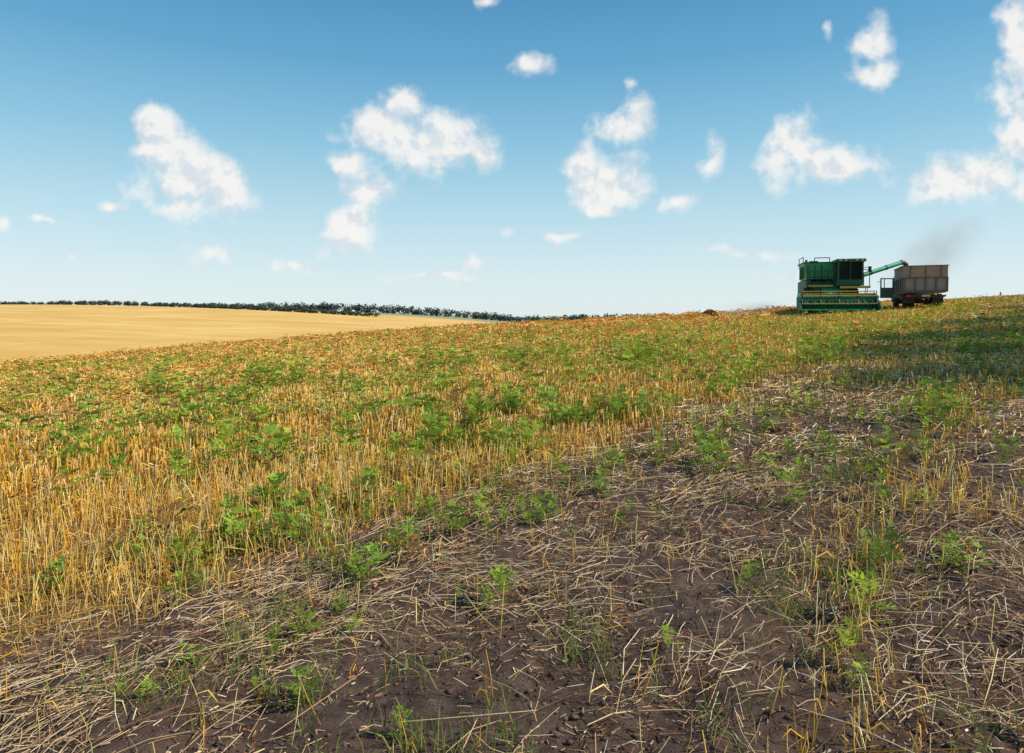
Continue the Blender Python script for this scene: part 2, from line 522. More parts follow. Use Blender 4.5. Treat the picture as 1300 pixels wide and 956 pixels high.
def build_tree(x, y, h):
    z = float(H(x, y))-.1
    tr = Acc()
    def limb(p0, p1, w0, w1):
        p0, p1 = np.array(p0)[None], np.array(p1)[None]
        mid = (p0+p1)/2 + rng.normal(0, .12, (1, 3))
        V, F, C = tubes([p0, mid, p1], [np.array([w0]), np.array([(w0+w1)/2]), np.array([w1])], 8, np.array([[.1, .08, .06]]))
        tr.add(V, F, C)
    top = [x+rng.normal(0, .3), y+rng.normal(0, .3), z+h*.85]
    limb([x, y, z], top, .22, .06)
    cent = []; rad = []
    for i in range(20):
        t = rng.uniform(.12, .98); az = rng.uniform(0, 6.28); L = h*.24*math.sin(math.pi*min(.95, t*.8+.15))+.4
        p0 = [x, y, z+h*.8*t]; p1 = [x+math.cos(az)*L, y+math.sin(az)*L, z+h*(.8*t+.1)]
        limb(p0, p1, .07, .02)
        cent.append(p1); rad.append(rng.uniform(.85, 1.4)*np.array([1.1, 1.1, .9])*h/10)
    cent.append(top); rad.append(np.array([1, 1, 1.2])*h/10)
    V, F, C = leaf_cloud(cent, rad, 6500, .16, (.06, .10, .03))
    tr.add(V, F, C)
    return tr.build('tree', M_tree)
for (tx, ty, th) in [(19.5, 8.8, 12), (21.5, 13, 12.5), (25, 17.5, 12), (29.5, 22.5, 12.5), (35, 28.5, 11.5), (41.5, 35.5, 12)]:
    build_tree(tx, ty, th)

# ------------------------------------------------------------------ MACHINES
def link(o, parent, mat, name):
    sc.collection.objects.link(o); o.parent = parent
    if mat: o.data.materials.append(mat)
    return o
def bm_obj(name, bm, parent, mat, loc=(0, 0, 0), rot=(0, 0, 0), smooth=False):
    me = bpy.data.meshes.new(name); bm.to_mesh(me); bm.free()
    if smooth:
        for p in me.polygons: p.use_smooth = True
    o = bpy.data.objects.new(name, me); o.location = loc; o.rotation_euler = rot
    return link(o, parent, mat, name)
def box(name, c, s, parent, mat, rot=(0, 0, 0), bev=.02):
    bm = bmesh.new(); bmesh.ops.create_cube(bm, size=1)
    for v in bm.verts: v.co = Vector((v.co.x*s[0], v.co.y*s[1], v.co.z*s[2]))
    if bev: bmesh.ops.bevel(bm, geom=bm.edges[:], offset=min(bev, min(s)*.3), segments=1, affect='EDGES')
    return bm_obj(name, bm, parent, mat, c, rot)
def boxes(name, lst, parent, mat):
    bm = bmesh.new()
    for c, s in lst:
        r = bmesh.ops.create_cube(bm, size=1)
        for v in r['verts']: v.co = Vector((v.co.x*s[0]+c[0], v.co.y*s[1]+c[1], v.co.z*s[2]+c[2]))
    return bm_obj(name, bm, parent, mat)
def rods(name, segs, rad, parent, mat, sides=8):
    bm = bmesh.new()
    for a, b in segs:
        a, b = Vector(a), Vector(b); d = b-a
        M = Matrix.Translation((a+b)/2) @ d.to_track_quat('Z', 'Y').to_matrix().to_4x4()
        bmesh.ops.create_cone(bm, cap_ends=True, segments=sides, radius1=rad, radius2=rad, depth=d.length, matrix=M)
    return bm_obj(name, bm, parent, mat)
def prism(name, prof, x0, x1, parent, mat, bev=.03):
    bm = bmesh.new()
    a = [bm.verts.new((x0, p[0], p[1])) for p in prof]; b = [bm.verts.new((x1, p[0], p[1])) for p in prof]
    bm.faces.new(a); bm.faces.new(b[::-1]); n = len(prof)
    for i in range(n): bm.faces.new([a[i], b[i], b[(i+1) % n], a[(i+1) % n]])
    bmesh.ops.recalc_face_normals(bm, faces=bm.faces[:])
    if bev: bmesh.ops.bevel(bm, geom=bm.edges[:], offset=bev, segments=1, affect='EDGES')
    return bm_obj(name, bm, parent, mat)
def wheel(name, c, R, W, parent, tyre, rim, lugs=22):
    bm = bmesh.new()
    prof = [(-W*.42, R*.55), (-W*.5, R*.68), (-W*.5, R*.88), (-W*.38, R*.97), (0, R), (W*.38, R*.97), (W*.5, R*.88), (W*.5, R*.68), (W*.42, R*.55)]
    S = 32; rings = []
    for i in range(S):
        a = 2*math.pi*i/S
        rings.append([bm.verts.new((px, pr*math.cos(a), pr*math.sin(a))) for px, pr in prof])
    for i in range(S):
        for j in range(len(prof)-1):
            bm.faces.new([rings[i][j], rings[i][j+1], rings[(i+1) % S][j+1], rings[(i+1) % S][j]])
    if lugs:
        for i in range(lugs):
            for sg in (-1, 1):
                a = 2*math.pi*(i+(.25*sg))/lugs
                M = Matrix.Rotation(a, 4, 'X') @ Matrix.Translation((sg*W*.24, 0, R*.99)) @ Matrix.Rotation(sg*.6, 4, 'Z')
                r = bmesh.ops.create_cube(bm, size=1, matrix=M @ Matrix.Diagonal((W*.5, R*.07, R*.07, 1)))
    t = bm_obj(name, bm, parent, tyre, c)
    bm = bmesh.new()
    M = Matrix.Rotation(math.pi/2, 4, 'Y')
    bmesh.ops.create_cone(bm, cap_ends=True, segments=24, radius1=R*.56, radius2=R*.56, depth=W*.6, matrix=M)
    bmesh.ops.create_cone(bm, cap_ends=True, segments=12, radius1=R*.2, radius2=R*.16, depth=W*.86, matrix=M)
    bm_obj(name+'_rim', bm, parent, rim, c)

green = paint('green_paint', (.012, .36, .16), .45, 0, (.06, .13, .06), .6)
dgreen = paint('dark_green', (.008, .12, .06), .6, 0, (.04, .045, .02), .6)
black = paint('dark_steel', (.02, .02, .02), .6, 0, (.06, .05, .04), .6)
rubber = paint('rubber', (.022, .021, .02), .85, 0, (.10, .075, .05), .6)
yellow = paint('yellow_paint', (.50, .36, .06), .5, 0, (.2, .14, .07), .6)
m_glass, nt, b = new_mat('cab_glass'); b.inputs['Base Color'].default_value = (.012, .016, .018, 1); b.inputs['Roughness'].default_value = .08
white = paint('pale_metal', (.5, .5, .46), .5, 0, (.2, .16, .1), .5)

def empty(name, loc, rz):
    e = bpy.data.objects.new(name, None); sc.collection.objects.link(e)
    e.location = loc; e.rotation_euler = (0, 0, rz); return e

# ---- combine harvester (forward = -Y)
cx, cy = 22.9, 49.5
crot = math.radians(-15)
cz = float(H(cx, cy))
P = empty('combine_harvester', (cx, cy, cz), crot)
prism('hull', [(-1.15, 1.0), (-1.35, 1.9), (-.3, 2.25), (2.6, 2.3), (4.4, 2.35), (5.1, 1.9), (5.1, 1.0), (3.9, .85), (1.0, .75)], -1.15, 1.15, P, dgreen)
prism('side_panel_a', [(-.35, 1.35), (-.35, 2.35), (3.9, 2.4), (3.9, 1.3), (2.0, 1.1)], -1.55, -1.18, P, dgreen)
prism('side_panel_b', [(-.35, 1.35), (-.35, 2.35), (3.9, 2.4), (3.9, 1.3), (2.0, 1.1)], 1.18, 1.55, P, dgreen)
bm = bmesh.new()
lv = [(1.5, -.15, 2.3, 2.42), (1.66, -.25, 2.45, 3.35), (1.72, -.3, 2.5, 3.62)]
vr = [[bm.verts.new((sx*w, yy, z)) for sx, yy in ((-1, y0), (1, y0), (1, y1), (-1, y1))] for w, y0, y1, z in lv]
for k in range(2):
    for i in range(4): bm.faces.new([vr[k][i], vr[k][(i+1) % 4], vr[k+1][(i+1) % 4], vr[k+1][i]])
bm.faces.new(vr[0][::-1])
tv = [bm.verts.new((sx*1.6, yy, 3.5)) for sx, yy in ((-1, -.2), (1, -.2), (1, 2.4), (-1, 2.4))]
bm.faces.new(tv)
bm_obj('grain_tank', bm, P, green)
boxes('tank_ribs', [((x, -.27, 2.95), (.06, .08, .95)) for x in (-1.45, -1.0, -.55)] + [((-1.66, y, 2.95), (.09, .06, .95)) for y in (.2, .8, 1.4, 2.0)] + [((-.0, -.33, 3.62), (3.5, .06, .07)), ((-1.75, 1.1, 3.62), (.06, 2.8, .07))], P, dgreen)
box('engine_hood', (-.2, 3.2, 2.85), (2.3, 1.4, 1.0), P, green)
box('air_intake', (-.6, 2.9, 3.75), (.6, .6, .4), P, black)
boxes('engine_grille', [((-.2+1.16*s, 3.2, 2.5+.12*i), (.04, 1.1, .05)) for i in range(7) for s in (-1, 1)], P, black)
rods('exhaust', [((-1.1, 2.9, 3.3), (-1.1, 2.9, 4.05)), ((.2, 3.3, 3.3), (.2, 3.3, 3.85))], .09, P, black)
prism('straw_hood', [(5.0, 2.2), (6.0, 1.9), (6.3, .8), (5.9, .5), (4.9, .9)], -1.0, 1.0, P, dgreen)
gx0, gx1, gy0, gy1 = .25, 1.85, -2.0, -.4
box('cab_floor', ((gx0+gx1)/2, -1.2, 1.95), (1.66, 1.66, .16), P, dgreen)
box('cab_glazing', ((gx0+gx1)/2, -1.2, 2.75), (1.5, 1.5, 1.46), P, m_glass)
boxes('cab_pillars', [((x, y, 2.76), (.09, .09, 1.5)) for x in (gx0+.03, gx1-.03) for y in (gy0+.03, gy1-.03)] + [((1.05, gy0+.02, 2.76), (.05, .05, 1.5)), ((1.05, gy0+.02, 2.15), (1.6, .06, .26)), ((gx0+.02, -1.2, 2.15), (.06, 1.5, .22)), ((gx0+.02, -1.1, 2.76), (.06, .06, 1.5))], P, dgreen)
box('cab_roof', (1.05, -1.25, 3.6), (1.9, 1.95, .22), P, dgreen, bev=.06)
rods('cab_headlamps', [((x, -2.3, 3.62), (x, -2.22, 3.62)) for x in (.35, .7, 1.4, 1.75)], .08, P, white)
rods('mirror_arms', [((1.85, -2.0, 3.1), (2.2, -2.2, 3.1)), ((.25, -2.0, 3.1), (-.1, -2.2, 3.1))], .02, P, black)
boxes('mirrors', [((2.2, -2.22, 2.95), (.2, .04, .4)), ((-.1, -2.22, 2.95), (.2, .04, .4))], P, black)
box('platform', (1.3, -1.3, 1.78), (1.9, 1.9, .06), P, black)
boxes('platform_edge', [((1.3, -2.27, 1.74), (1.9, .05, .16)), ((-.75, -1.44, 1.88), (1.6, .05, .14))], P, yellow)
box('left_deck', (-.75, -.85, 1.92), (1.6, 1.1, .06), P, black)
boxes('drive_belts_guard', [((-1.0, -1.2, 1.35), (.8, .1, .8)), ((1.2, -1.25, 1.3), (.7, .1, .6))], P, black)
rods('handrails', [((-1.5, -1.35, 1.95), (-1.5, -1.35, 2.95)), ((-.9, -1.35, 1.95), (-.9, -1.35, 2.95)), ((-.3, -1.35, 1.95), (-.3, -1.35, 2.95)), ((-1.5, -1.35, 2.95), (-.0, -1.35, 2.95)), ((-1.5, -1.35, 2.5), (-.0, -1.35, 2.5)),
     ((2.2, -2.2, 1.8), (2.2, -2.2, 2.8)), ((2.2, -.5, 1.8), (2.2, -.5, 2.8)), ((2.2, -2.2, 2.8), (2.2, -.5, 2.8)), ((-1.7, .2, 3.6), (-1.7, .2, 4.05)), ((-1.7, 2.2, 3.6), (-1.7, 2.2, 4.05)), ((-1.7, .2, 4.05), (-1.7, 2.2, 4.05)), ((-1.0, -.25, 3.6), (-1.0, -.25, 3.95)), ((0, -.25, 3.6), (0, -.25, 3.95)), ((-1.0, -.25, 3.95), (0, -.25, 3.95))], .03, P, black, 6)
rods('ladder', [((2.2, -1.6, .5), (2.2, -1.6, 1.8)), ((2.2, -1.1, .5), (2.2, -1.1, 1.8))] + [((2.2, -1.6, .6+.3*i), (2.2, -1.1, .6+.3*i)) for i in range(4)], .025, P, black, 6)
wheel('front_wheel_a', (-1.45, -.65, .88), .88, .62, P, rubber, yellow); wheel('front_wheel_b', (1.45, -.65, .88), .88, .62, P, rubber, yellow)
wheel('rear_wheel_a', (-1.15, 3.9, .5), .52, .36, P, rubber, yellow, 18); wheel('rear_wheel_b', (1.15, 3.9, .5), .52, .36, P, rubber, yellow, 18)
rods('axles', [((-1.4, -.65, .88), (1.4, -.65, .88)), ((-1.1, 3.9, .52), (1.1, 3.9, .52)), ((0, 3.9, .5), (0, 3.9, 1.1))], .1, P, black)
prism('feeder_house', [(-1.1, 1.05), (-1.1, 1.85), (-2.75, 1.15), (-2.75, .45)], -.65, .65, P, green)
hw = 2.45
prism('header_trough', [(-2.7, .35), (-2.7, 1.18), (-2.78, 1.2), (-2.85, .6), (-3.3, .22), (-4.05, .16), (-4.05, .12), (-3.2, .12)], -hw, hw, P, green, bev=.01)
for sx in (-1, 1):
    prism('divider_%s' % ('a' if sx < 0 else 'b'), [(-2.7, .25), (-2.7, 1.1), (-3.3, .95), (-4.1, .55), (-4.6, .18), (-4.0, .1)], sx*hw-.06, sx*hw+.06, P, dgreen, bev=.02)
box('header_beam', (0, -2.66, 1.24), (2*hw, .16, .14), P, yellow)
rods('header_auger', [((-hw+.1, -3.2, .58), (hw-.1, -3.2, .58))], .2, P, dgreen, 16)
bm = bmesh.new(); prev = None
for i in range(260):
    t = i/259; x = -hw+.12+(2*hw-.24)*t; a = t*2*math.pi*9*(1 if t < .5 else -1)
    p = [bm.verts.new((x, -3.2+rr_*math.cos(a), .58+rr_*math.sin(a))) for rr_ in (.2, .31)]
    if prev: bm.faces.new([prev[0], prev[1], p[1], p[0]])
    prev = p
bm_obj('auger_flight', bm, P, green)
ry, rz, rR = -3.7, .95, .46
rw = hw-.15
segs = [((-rw, ry, rz), (rw, ry, rz))]; tin = []; bats = []
for i in range(5):
    a = 2*math.pi*i/5+.3
    yy, zz = ry+rR*math.cos(a), rz+rR*math.sin(a)
    bats.append(((-rw, yy, zz), (rw, yy, zz)))
    for q in (-1, -.5, 0, .5, 1): segs.append(((rw*q, ry, rz), (rw*q, yy, zz)))
    for q in range(24): tin.append(((-rw+.05+q*.19, yy, zz), (-rw+.05+q*.19, yy+.03, zz-.22)))
rods('reel_spokes', segs, .03, P, black, 6)
rods('reel_bats', bats, .03, P, yellow, 6)
rods('reel_tines', tin, .014, P, black, 4)
rods('reel_arms', [((s*(hw-.05), -2.65, 1.3), (s*(hw-.05), -3.8, 1.0)) for s in (-1, 1)], .06, P, green)
boxes('cutter_guards', [((-hw+.05+.13*i, -4.1, .14), (.03, .18, .03)) for i in range(37)], P, black)
ca, sa = math.cos(-crot), math.sin(-crot)
def w2l(x, y, z):
    dx, dy = x-cx, y-cy
    return (dx*ca-dy*sa, dx*sa+dy*ca, z-cz)
e1 = Vector(w2l(28.7, 50.3, 5.5))
s1 = Vector((1.6, .2, 2.45))
rods('unloading_auger', [(s1, e1)], .16, P, green, 16)
rods('auger_base', [((1.6, .2, 1.4), (1.6, .2, 2.6))], .2, P, green, 16)
rods('auger_bands', [(s1.lerp(e1, t), s1.lerp(e1, t+.015)) for t in (.05, .35, .65, .96)], .185, P, black, 16)
rods('auger_spout', [(e1, e1+Vector((.3, 0, -.25)))], .16, P, black, 12)
rods('auger_brace', [(s1+Vector((0, 0, .8)), s1.lerp(e1, .45)), ((1.55, .2, 2.9), s1+Vector((0, 0, .8)))], .03, P, dgreen, 6)

# ---- dump truck seen from behind (forward = +Y)
tx, ty = 28.25, 46.8
trot = math.radians(-22)
tz = float(H(tx, ty))
T = empty('dump_truck', (tx, ty, tz), trot)
body = paint('truck_body_grey', (.30, .28, .275), .8, 0, (.18, .13, .10), .6, 2)
board = paint('weathered_boards', (.35, .27, .235), .85, 0, (.20, .13, .10), .7, 4)
trim = paint('truck_trim', (.15, .13, .125), .8, 0, (.09, .07, .06), .6)
cabp = paint('truck_cab_paint', (.24, .24, .24), .6, 0, (.14, .11, .08), .5)
W2 = 1.27; L2 = 4.2
boxes('chassis', [((-.42, 3, .85), (.14, 7.4, .22)), ((.42, 3, .85), (.14, 7.4, .22)), ((0, -.35, .82), (2.2, .12, .16)), ((0, 1.2, .9), (1.0, .3, .2))], T, black)
box('box_floor', (0, L2/2, 1.12), (2*W2, L2, .1), T, body)
boxes('box_walls', [((-W2, L2/2, 1.6), (.06, L2, .9)), ((W2, L2/2, 1.6), (.06, L2, .9)), ((0, -.02, 1.6), (2*W2+.04, .06, .9)), ((0, L2, 1.6), (2*W2+.04, .06, .9))], T, body)
boxes('box_extension', [((-W2-.03, L2/2, 2.48), (.05, L2+.05, .8)), ((W2+.03, L2/2, 2.48), (.05, L2+.05, .8)), ((0, -.06, 2.48), (2*W2+.1, .05, .8)), ((0, L2+.03, 2.48), (2*W2+.1, .05, .8))], T, board)
ys = (.1, 1.1, 2.1, 3.1, 4.1)
boxes('box_ribs', [((x, -.11, 1.62), (.07, .09, .96)) for x in (-1.24, -.62, 0, .62, 1.24)] + [((-W2-.07, y, 1.62), (.09, .07, .96)) for y in ys] + [((W2+.07, y, 1.62), (.09, .07, .96)) for y in ys]
      + [((0, -.10, 2.07), (2.7, .09, .08)), ((0, -.10, 1.16), (2.7, .09, .09)), ((0, -.11, 2.9), (2.75, .09, .06)), ((-W2-.07, L2/2, 2.9), (.09, L2, .06)), ((-W2-.07, L2/2, 2.07), (.09, L2, .08)), ((-.9, -.11, 2.48), (.05, .06, .76)), ((.9, -.11, 2.48), (.05, .06, .76)), ((0, -.11, 2.48), (.05, .06, .76))], T, trim)
bm = bmesh.new(); bmesh.ops.create_grid(bm, x_segments=20, y_segments=30, size=1)
for v in bm.verts:
    X, Y = v.co.x, v.co.y
    v.co = Vector((X*1.24, Y*2.05+L2/2, 2.45+.6*math.exp(-(X*X*1.5+Y*Y*1.2))+random.uniform(-.015, .015)))
bm_obj('grain_heap', bm, T, paint('grain', (.55, .36, .15), .9, 0, (.4, .25, .1), .6, 20), smooth=True)
for nm, yy in (('rear_axle', 1.0), ('front_axle', 5.45)):
    for sx in (-1, 1):
        wheel('wheel_%s_%s' % (nm, 'a' if sx < 0 else 'b'), (sx*1.02, yy, .5), .5, .3, T, rubber, black, 20)
        if nm == 'rear_axle': wheel('wheel_inner_%s' % ('a' if sx < 0 else 'b'), (sx*.66, yy, .5), .5, .3, T, rubber, black, 0)
rods('truck_axles', [((-1, y, .5), (1, y, .5)) for y in (1.0, 5.45)] + [((0, 1.0, .5), (0, 5, .9))], .09, T, black)
boxes('mudflaps', [((s*.85, .35, .62), (.62, .02, .55)) for s in (-1, 1)], T, rubber)
boxes('tail_lamps', [((s*1.05, -.43, .84), (.26, .05, .12)) for s in (-1, 1)], T, paint('tail_lamp_red', (.3, .02, .01), .3))
box('number_plate', (0, -.43, .84), (.5, .02, .12), T, white)
prism('cab', [(4.55, .8), (4.55, 2.45), (4.7, 2.6), (5.85, 2.55), (6.2, 1.75), (7.2, 1.6), (7.3, .8)], -1.15, 1.15, T, cabp, .05)
boxes('cab_windows', [((s*1.16, 5.2, 2.05), (.03, .85, .55)) for s in (-1, 1)], T, m_glass)
box('bumper', (0, 7.4, .7), (2.2, .12, .22), T, black)
D = bpy.data.objects.new('cab_door', None); sc.collection.objects.link(D); D.parent = T; D.location = (-1.18, 5.8, 0); D.rotation_euler = (0, 0, math.radians(22))
boxes('door_panel', [((-.5, 0, 1.25), (1.0, .06, .8)), ((-.03, 0, 1.95), (.09, .06, .75)), ((-.96, 0, 1.95), (.09, .06, .75)), ((-.5, 0, 2.34), (1.0, .06, .09)), ((-.7, 0, 1.95), (.05, .05, .7))], D, cabp)
rods('door_mirror', [((-1.0, 0, 2.1), (-1.2, .1, 2.1))], .02, D, black)
rods('cab_step', [((-1.1, 4.9, .55), (-1.1, 5.5, .55)), ((-1.1, 4.9, .55), (-1.0, 4.9, .85)), ((-1.1, 5.5, .55), (-1.0, 5.5, .85))], .03, T, black)

ga = Acc()
sp = Matrix.Translation((cx, cy, cz)) @ Matrix.Rotation(crot, 4, 'Z') @ (e1+Vector((.3, 0, -.25)))
n = 1500; t = rng.random(n)
pos = np.stack([sp.x+rng.normal(0, .06, n)+.25*t, sp.y+rng.normal(0, .06, n), sp.z-1.1*t], 1)
V, F, C = tubes([pos, pos+rng.normal(0, .02, (n, 3))], [np.full(n, .012)]*2, 2, straw_cols(n, 'stub'))
ga.add(V, F, C); ga.build('grain_stream', M_straw)

# dust
m = bpy.data.materials.new('dust'); m.use_nodes = True; nt = m.node_tree; nt.nodes.clear()
out = nt.nodes.new('ShaderNodeOutputMaterial'); vol = nt.nodes.new('ShaderNodeVolumePrincipled')
vol.inputs['Color'].default_value = (.98, .90, .84, 1); vol.inputs['Anisotropy'].default_value = -.15
tc = nt.nodes.new('ShaderNodeTexCoord'); nz = nt.nodes.new('ShaderNodeTexNoise'); nz.inputs['Scale'].default_value = 1.7; nz.inputs['Detail'].default_value = 3
nt.links.new(tc.outputs['Object'], nz.inputs['Vector'])
lnn = nt.nodes.new('ShaderNodeVectorMath'); lnn.operation = 'LENGTH'; nt.links.new(tc.outputs['Object'], lnn.inputs[0])
a1 = nt.nodes.new('ShaderNodeMapRange'); a1.inputs[1].default_value = .98; a1.inputs[2].default_value = .1; a1.inputs[3].default_value = 0; a1.inputs[4].default_value = 1
nt.links.new(lnn.outputs['Value'], a1.inputs[0])
a2 = nt.nodes.new('ShaderNodeMapRange'); a2.inputs[1].default_value = .34; a2.inputs[2].default_value = .7; nt.links.new(nz.outputs['Fac'], a2.inputs[0])
mm = nt.nodes.new('ShaderNodeMath'); mm.operation = 'MULTIPLY'; nt.links.new(a1.outputs[0], mm.inputs[0]); nt.links.new(a2.outputs[0], mm.inputs[1])
m2 = nt.nodes.new('ShaderNodeMath'); m2.operation = 'MULTIPLY'; m2.inputs[1].default_value = .42; nt.links.new(mm.outputs[0], m2.inputs[0])
nt.links.new(m2.outputs[0], vol.inputs['Density']); nt.links.new(vol.outputs[0], out.inputs['Volume'])
for loc, scl, ro in (((31.6, 51.5, 6.0), (5.0, 2.2, 2.6), -36), ((18.8, 53.0, 2.0), (3.2, 2.0, .9), 0)):
    bm = bmesh.new(); bmesh.ops.create_icosphere(bm, subdivisions=3, radius=1)
    me = bpy.data.meshes.new('dust_cloud'); bm.to_mesh(me); bm.free()
    du = bpy.data.objects.new('dust_cloud', me); sc.collection.objects.link(du)
    du.location = loc; du.scale = scl; du.rotation_euler = (0, math.radians(ro), 0)
    me.materials.append(m)

# straw pile on the crest
ga = Acc(); n = 5000
th_ = rng.uniform(0, 6.28, n); rr = np.sqrt(rng.random(n))
px_, py_ = 15.9+rr*np.cos(th_)*.7, 55+rr*np.sin(th_)*.6
pz_ = H(px_, py_)+.6*(1-rr**2)*rng.random(n)**.3+.02
pp = np.stack([px_, py_, pz_], 1); dd = norm(rng.normal(size=(n, 3))*[1, 1, .4])*.12
V, F, C = tubes([pp-dd, pp+dd], [np.full(n, .012)]*2, 2, straw_cols(n, 'sw')*.55); ga.add(V, F, C); ga.build('straw_pile', M_straw)

# distant pylon
Q = empty('power_pylon', (500, 700, float(H(500, 700))), .3)
seg = []; hh = 35
def leg(z, k): 
    w = 2.2*(1-z/hh)+.3; return [(-w, -w, z), (w, -w, z), (w, w, z), (-w, w, z)][k]
for k in range(4): seg.append((leg(0, k), leg(hh, k)))
for i in range(8):
    z0, z1 = hh*i/8, hh*(i+1)/8
    for k in range(4): seg.append((leg(z0, k), leg(z1, (k+1) % 4)))
for z in (27, 32): seg += [((-3.5, 0, z), (3.5, 0, z))]
rods('lattice', seg, .12, Q, trim, 4)

# ------------------------------------------------------------------ WORLD
f = 867.0; pit = math.radians(2.05)
def uv(px, py):
    X = (px-650)/f; Y = (433-py)/f
    y = math.cos(pit)+Y*math.sin(pit); z = -math.sin(pit)+Y*math.cos(pit)
    return X/y, z/y
blobs = [
 (203,162,34,26,1),(225,195,42,40,1),(242,228,60,42,1),(278,238,42,40,1),(222,258,32,20,.9),
 (507,138,28,26,1),(488,172,44,34,1),(555,180,60,36,1),(612,190,26,22,1),(440,208,30,16,.9),(465,242,38,20,1),(445,288,34,42,1),
 (670,80,38,16,.75),(785,164,40,20,.97),(808,152,24,30,.97),
 (738,218,28,34,1),(775,238,54,32,1),(765,270,30,12,.9),(865,256,34,16,.85),(900,200,18,34,.72),
 (1012,190,38,34,1),(1045,208,62,28,1),(1108,52,26,30,.93),(1106,92,32,20,.97),
 (1235,226,88,28,1),(1293,165,34,60,.94),(1305,60,36,70,.94),(1280,90,30,20,.8),
 (60,282,40,8,.62),(143,262,26,10,.72),(8,286,18,12,.65),(92,322,40,14,.52),(277,318,40,20,.6),(380,338,48,14,.55),(612,336,24,16,.56),(700,298,80,10,.56),(1050,42,12,20,.58),(797,103,18,11,.56),(620,2,22,8,.72),(940,322,90,12,.50),(560,352,120,9,.46),(1000,345,100,9,.46),
]
w = bpy.data.worlds.new('World'); sc.world = w; w.use_nodes = True
nt = w.node_tree; nt.nodes.clear()
N = nt.nodes.new; Lk = nt.links.new
STR = .12
out = N('ShaderNodeOutputWorld')
bg = N('ShaderNodeBackground'); bg.inputs['Strength'].default_value = STR
bg2 = N('ShaderNodeBackground'); bg2.inputs['Strength'].default_value = STR
sky = N('ShaderNodeTexSky'); sky.sky_type = 'NISHITA'; sky.sun_disc = False
sky.sun_elevation = SUN_EL; sky.sun_rotation = SUN_AZ
sky.air_density = 1.0; sky.dust_density = .6; sky.ozone_density = 2.0
tc = N('ShaderNodeTexCoord'); sx = N('ShaderNodeSeparateXYZ'); Lk(tc.outputs['Generated'], sx.inputs[0])
rp = N('ShaderNodeValToRGB'); cr = rp.color_ramp
Lk(sx.outputs['Z'], rp.inputs[0])
stops = [(0.0, (.80, .90, .92)), (.06, (.71, .86, .91)), (.14, (.52, .77, .87)), (.24, (.28, .59, .78)), (.34, (.13, .41, .66)), (.45, (.06, .27, .51)), (1.0, (.04, .16, .38))]
cr.elements[0].position = 0; cr.elements[0].color = (*stops[0][1], 1); cr.elements[1].position = 1; cr.elements[1].color = (*stops[-1][1], 1)
for p_, c_ in stops[1:-1]:
    e = cr.elements.new(p_); e.color = (*c_, 1)
sc_ = N('ShaderNodeVectorMath'); sc_.operation = 'SCALE'; sc_.inputs['Scale'].default_value = 1/STR; Lk(rp.outputs[0], sc_.inputs[0])
skm = N('ShaderNodeMixRGB'); skm.inputs[0].default_value = .84; Lk(sky.outputs[0], skm.inputs[1]); Lk(sc_.outputs[0], skm.inputs[2])
Lk(skm.outputs[0], bg.inputs['Color'])
ymax = N('ShaderNodeMath'); ymax.operation = 'MAXIMUM'; ymax.inputs[1].default_value = .15; Lk(sx.outputs['Y'], ymax.inputs[0])
du_ = N('ShaderNodeMath'); du_.operation = 'DIVIDE'; Lk(sx.outputs['X'], du_.inputs[0]); Lk(ymax.outputs[0], du_.inputs[1])
dv_ = N('ShaderNodeMath'); dv_.operation = 'DIVIDE'; Lk(sx.outputs['Z'], dv_.inputs[0]); Lk(ymax.outputs[0], dv_.inputs[1])
cb = N('ShaderNodeCombineXYZ'); Lk(du_.outputs[0], cb.inputs[0]); Lk(dv_.outputs[0], cb.inputs[1])
n1 = N('ShaderNodeTexNoise'); n1.noise_dimensions = '2D'; n1.inputs['Scale'].default_value = 10; n1.inputs['Detail'].default_value = 3; n1.inputs['Roughness'].default_value = .5
Lk(cb.outputs[0], n1.inputs['Vector'])
wa = N('ShaderNodeVectorMath'); wa.operation = 'MULTIPLY_ADD'; wa.inputs[1].default_value = (.055, .045, 0); wa.inputs[2].default_value = (-.0275, -.0225, 0)
Lk(n1.outputs['Color'], wa.inputs[0])
ad = N('ShaderNodeVectorMath'); ad.operation = 'ADD'; Lk(cb.outputs[0], ad.inputs[0]); Lk(wa.outputs[0], ad.inputs[1])
prev = None
for (bx, by, rx, ry_, wt) in blobs:
    u, v = uv(bx, by); ru, rv = rx*1.25/f, ry_*1.25/f
    a = N('ShaderNodeVectorMath'); a.operation = 'MULTIPLY_ADD'
    a.inputs[1].default_value = (1/ru, 1/rv, 0); a.inputs[2].default_value = (-u/ru, -v/rv, 0)
    Lk(ad.outputs[0], a.inputs[0])
    l = N('ShaderNodeVectorMath'); l.operation = 'LENGTH'; Lk(a.outputs[0], l.inputs[0])
    s = N('ShaderNodeMath'); s.operation = 'SUBTRACT'; s.inputs[0].default_value = wt; Lk(l.outputs['Value'], s.inputs[1])
    if prev is None: prev = s.outputs[0]
    else:
        mxn = N('ShaderNodeMath'); mxn.operation = 'SMOOTH_MAX'; mxn.inputs[2].default_value = .25
        Lk(prev, mxn.inputs[0]); Lk(s.outputs[0], mxn.inputs[1]); prev = mxn.outputs[0]
def nz2(vec, scl, det, ro):
    n2 = N('ShaderNodeTexNoise'); n2.noise_dimensions = '2D'; n2.inputs['Scale'].default_value = scl; n2.inputs['Detail'].default_value = det; n2.inputs['Roughness'].default_value = ro
    Lk(vec, n2.inputs['Vector']); return n2.outputs['Fac']
na = nz2(cb.outputs[0], 20, 7, .55)
of = N('ShaderNodeVectorMath'); of.operation = 'ADD'; of.inputs[1].default_value = (.008, .013, 0); Lk(cb.outputs[0], of.inputs[0])
nb = nz2(of.outputs[0], 20, 4, .55)
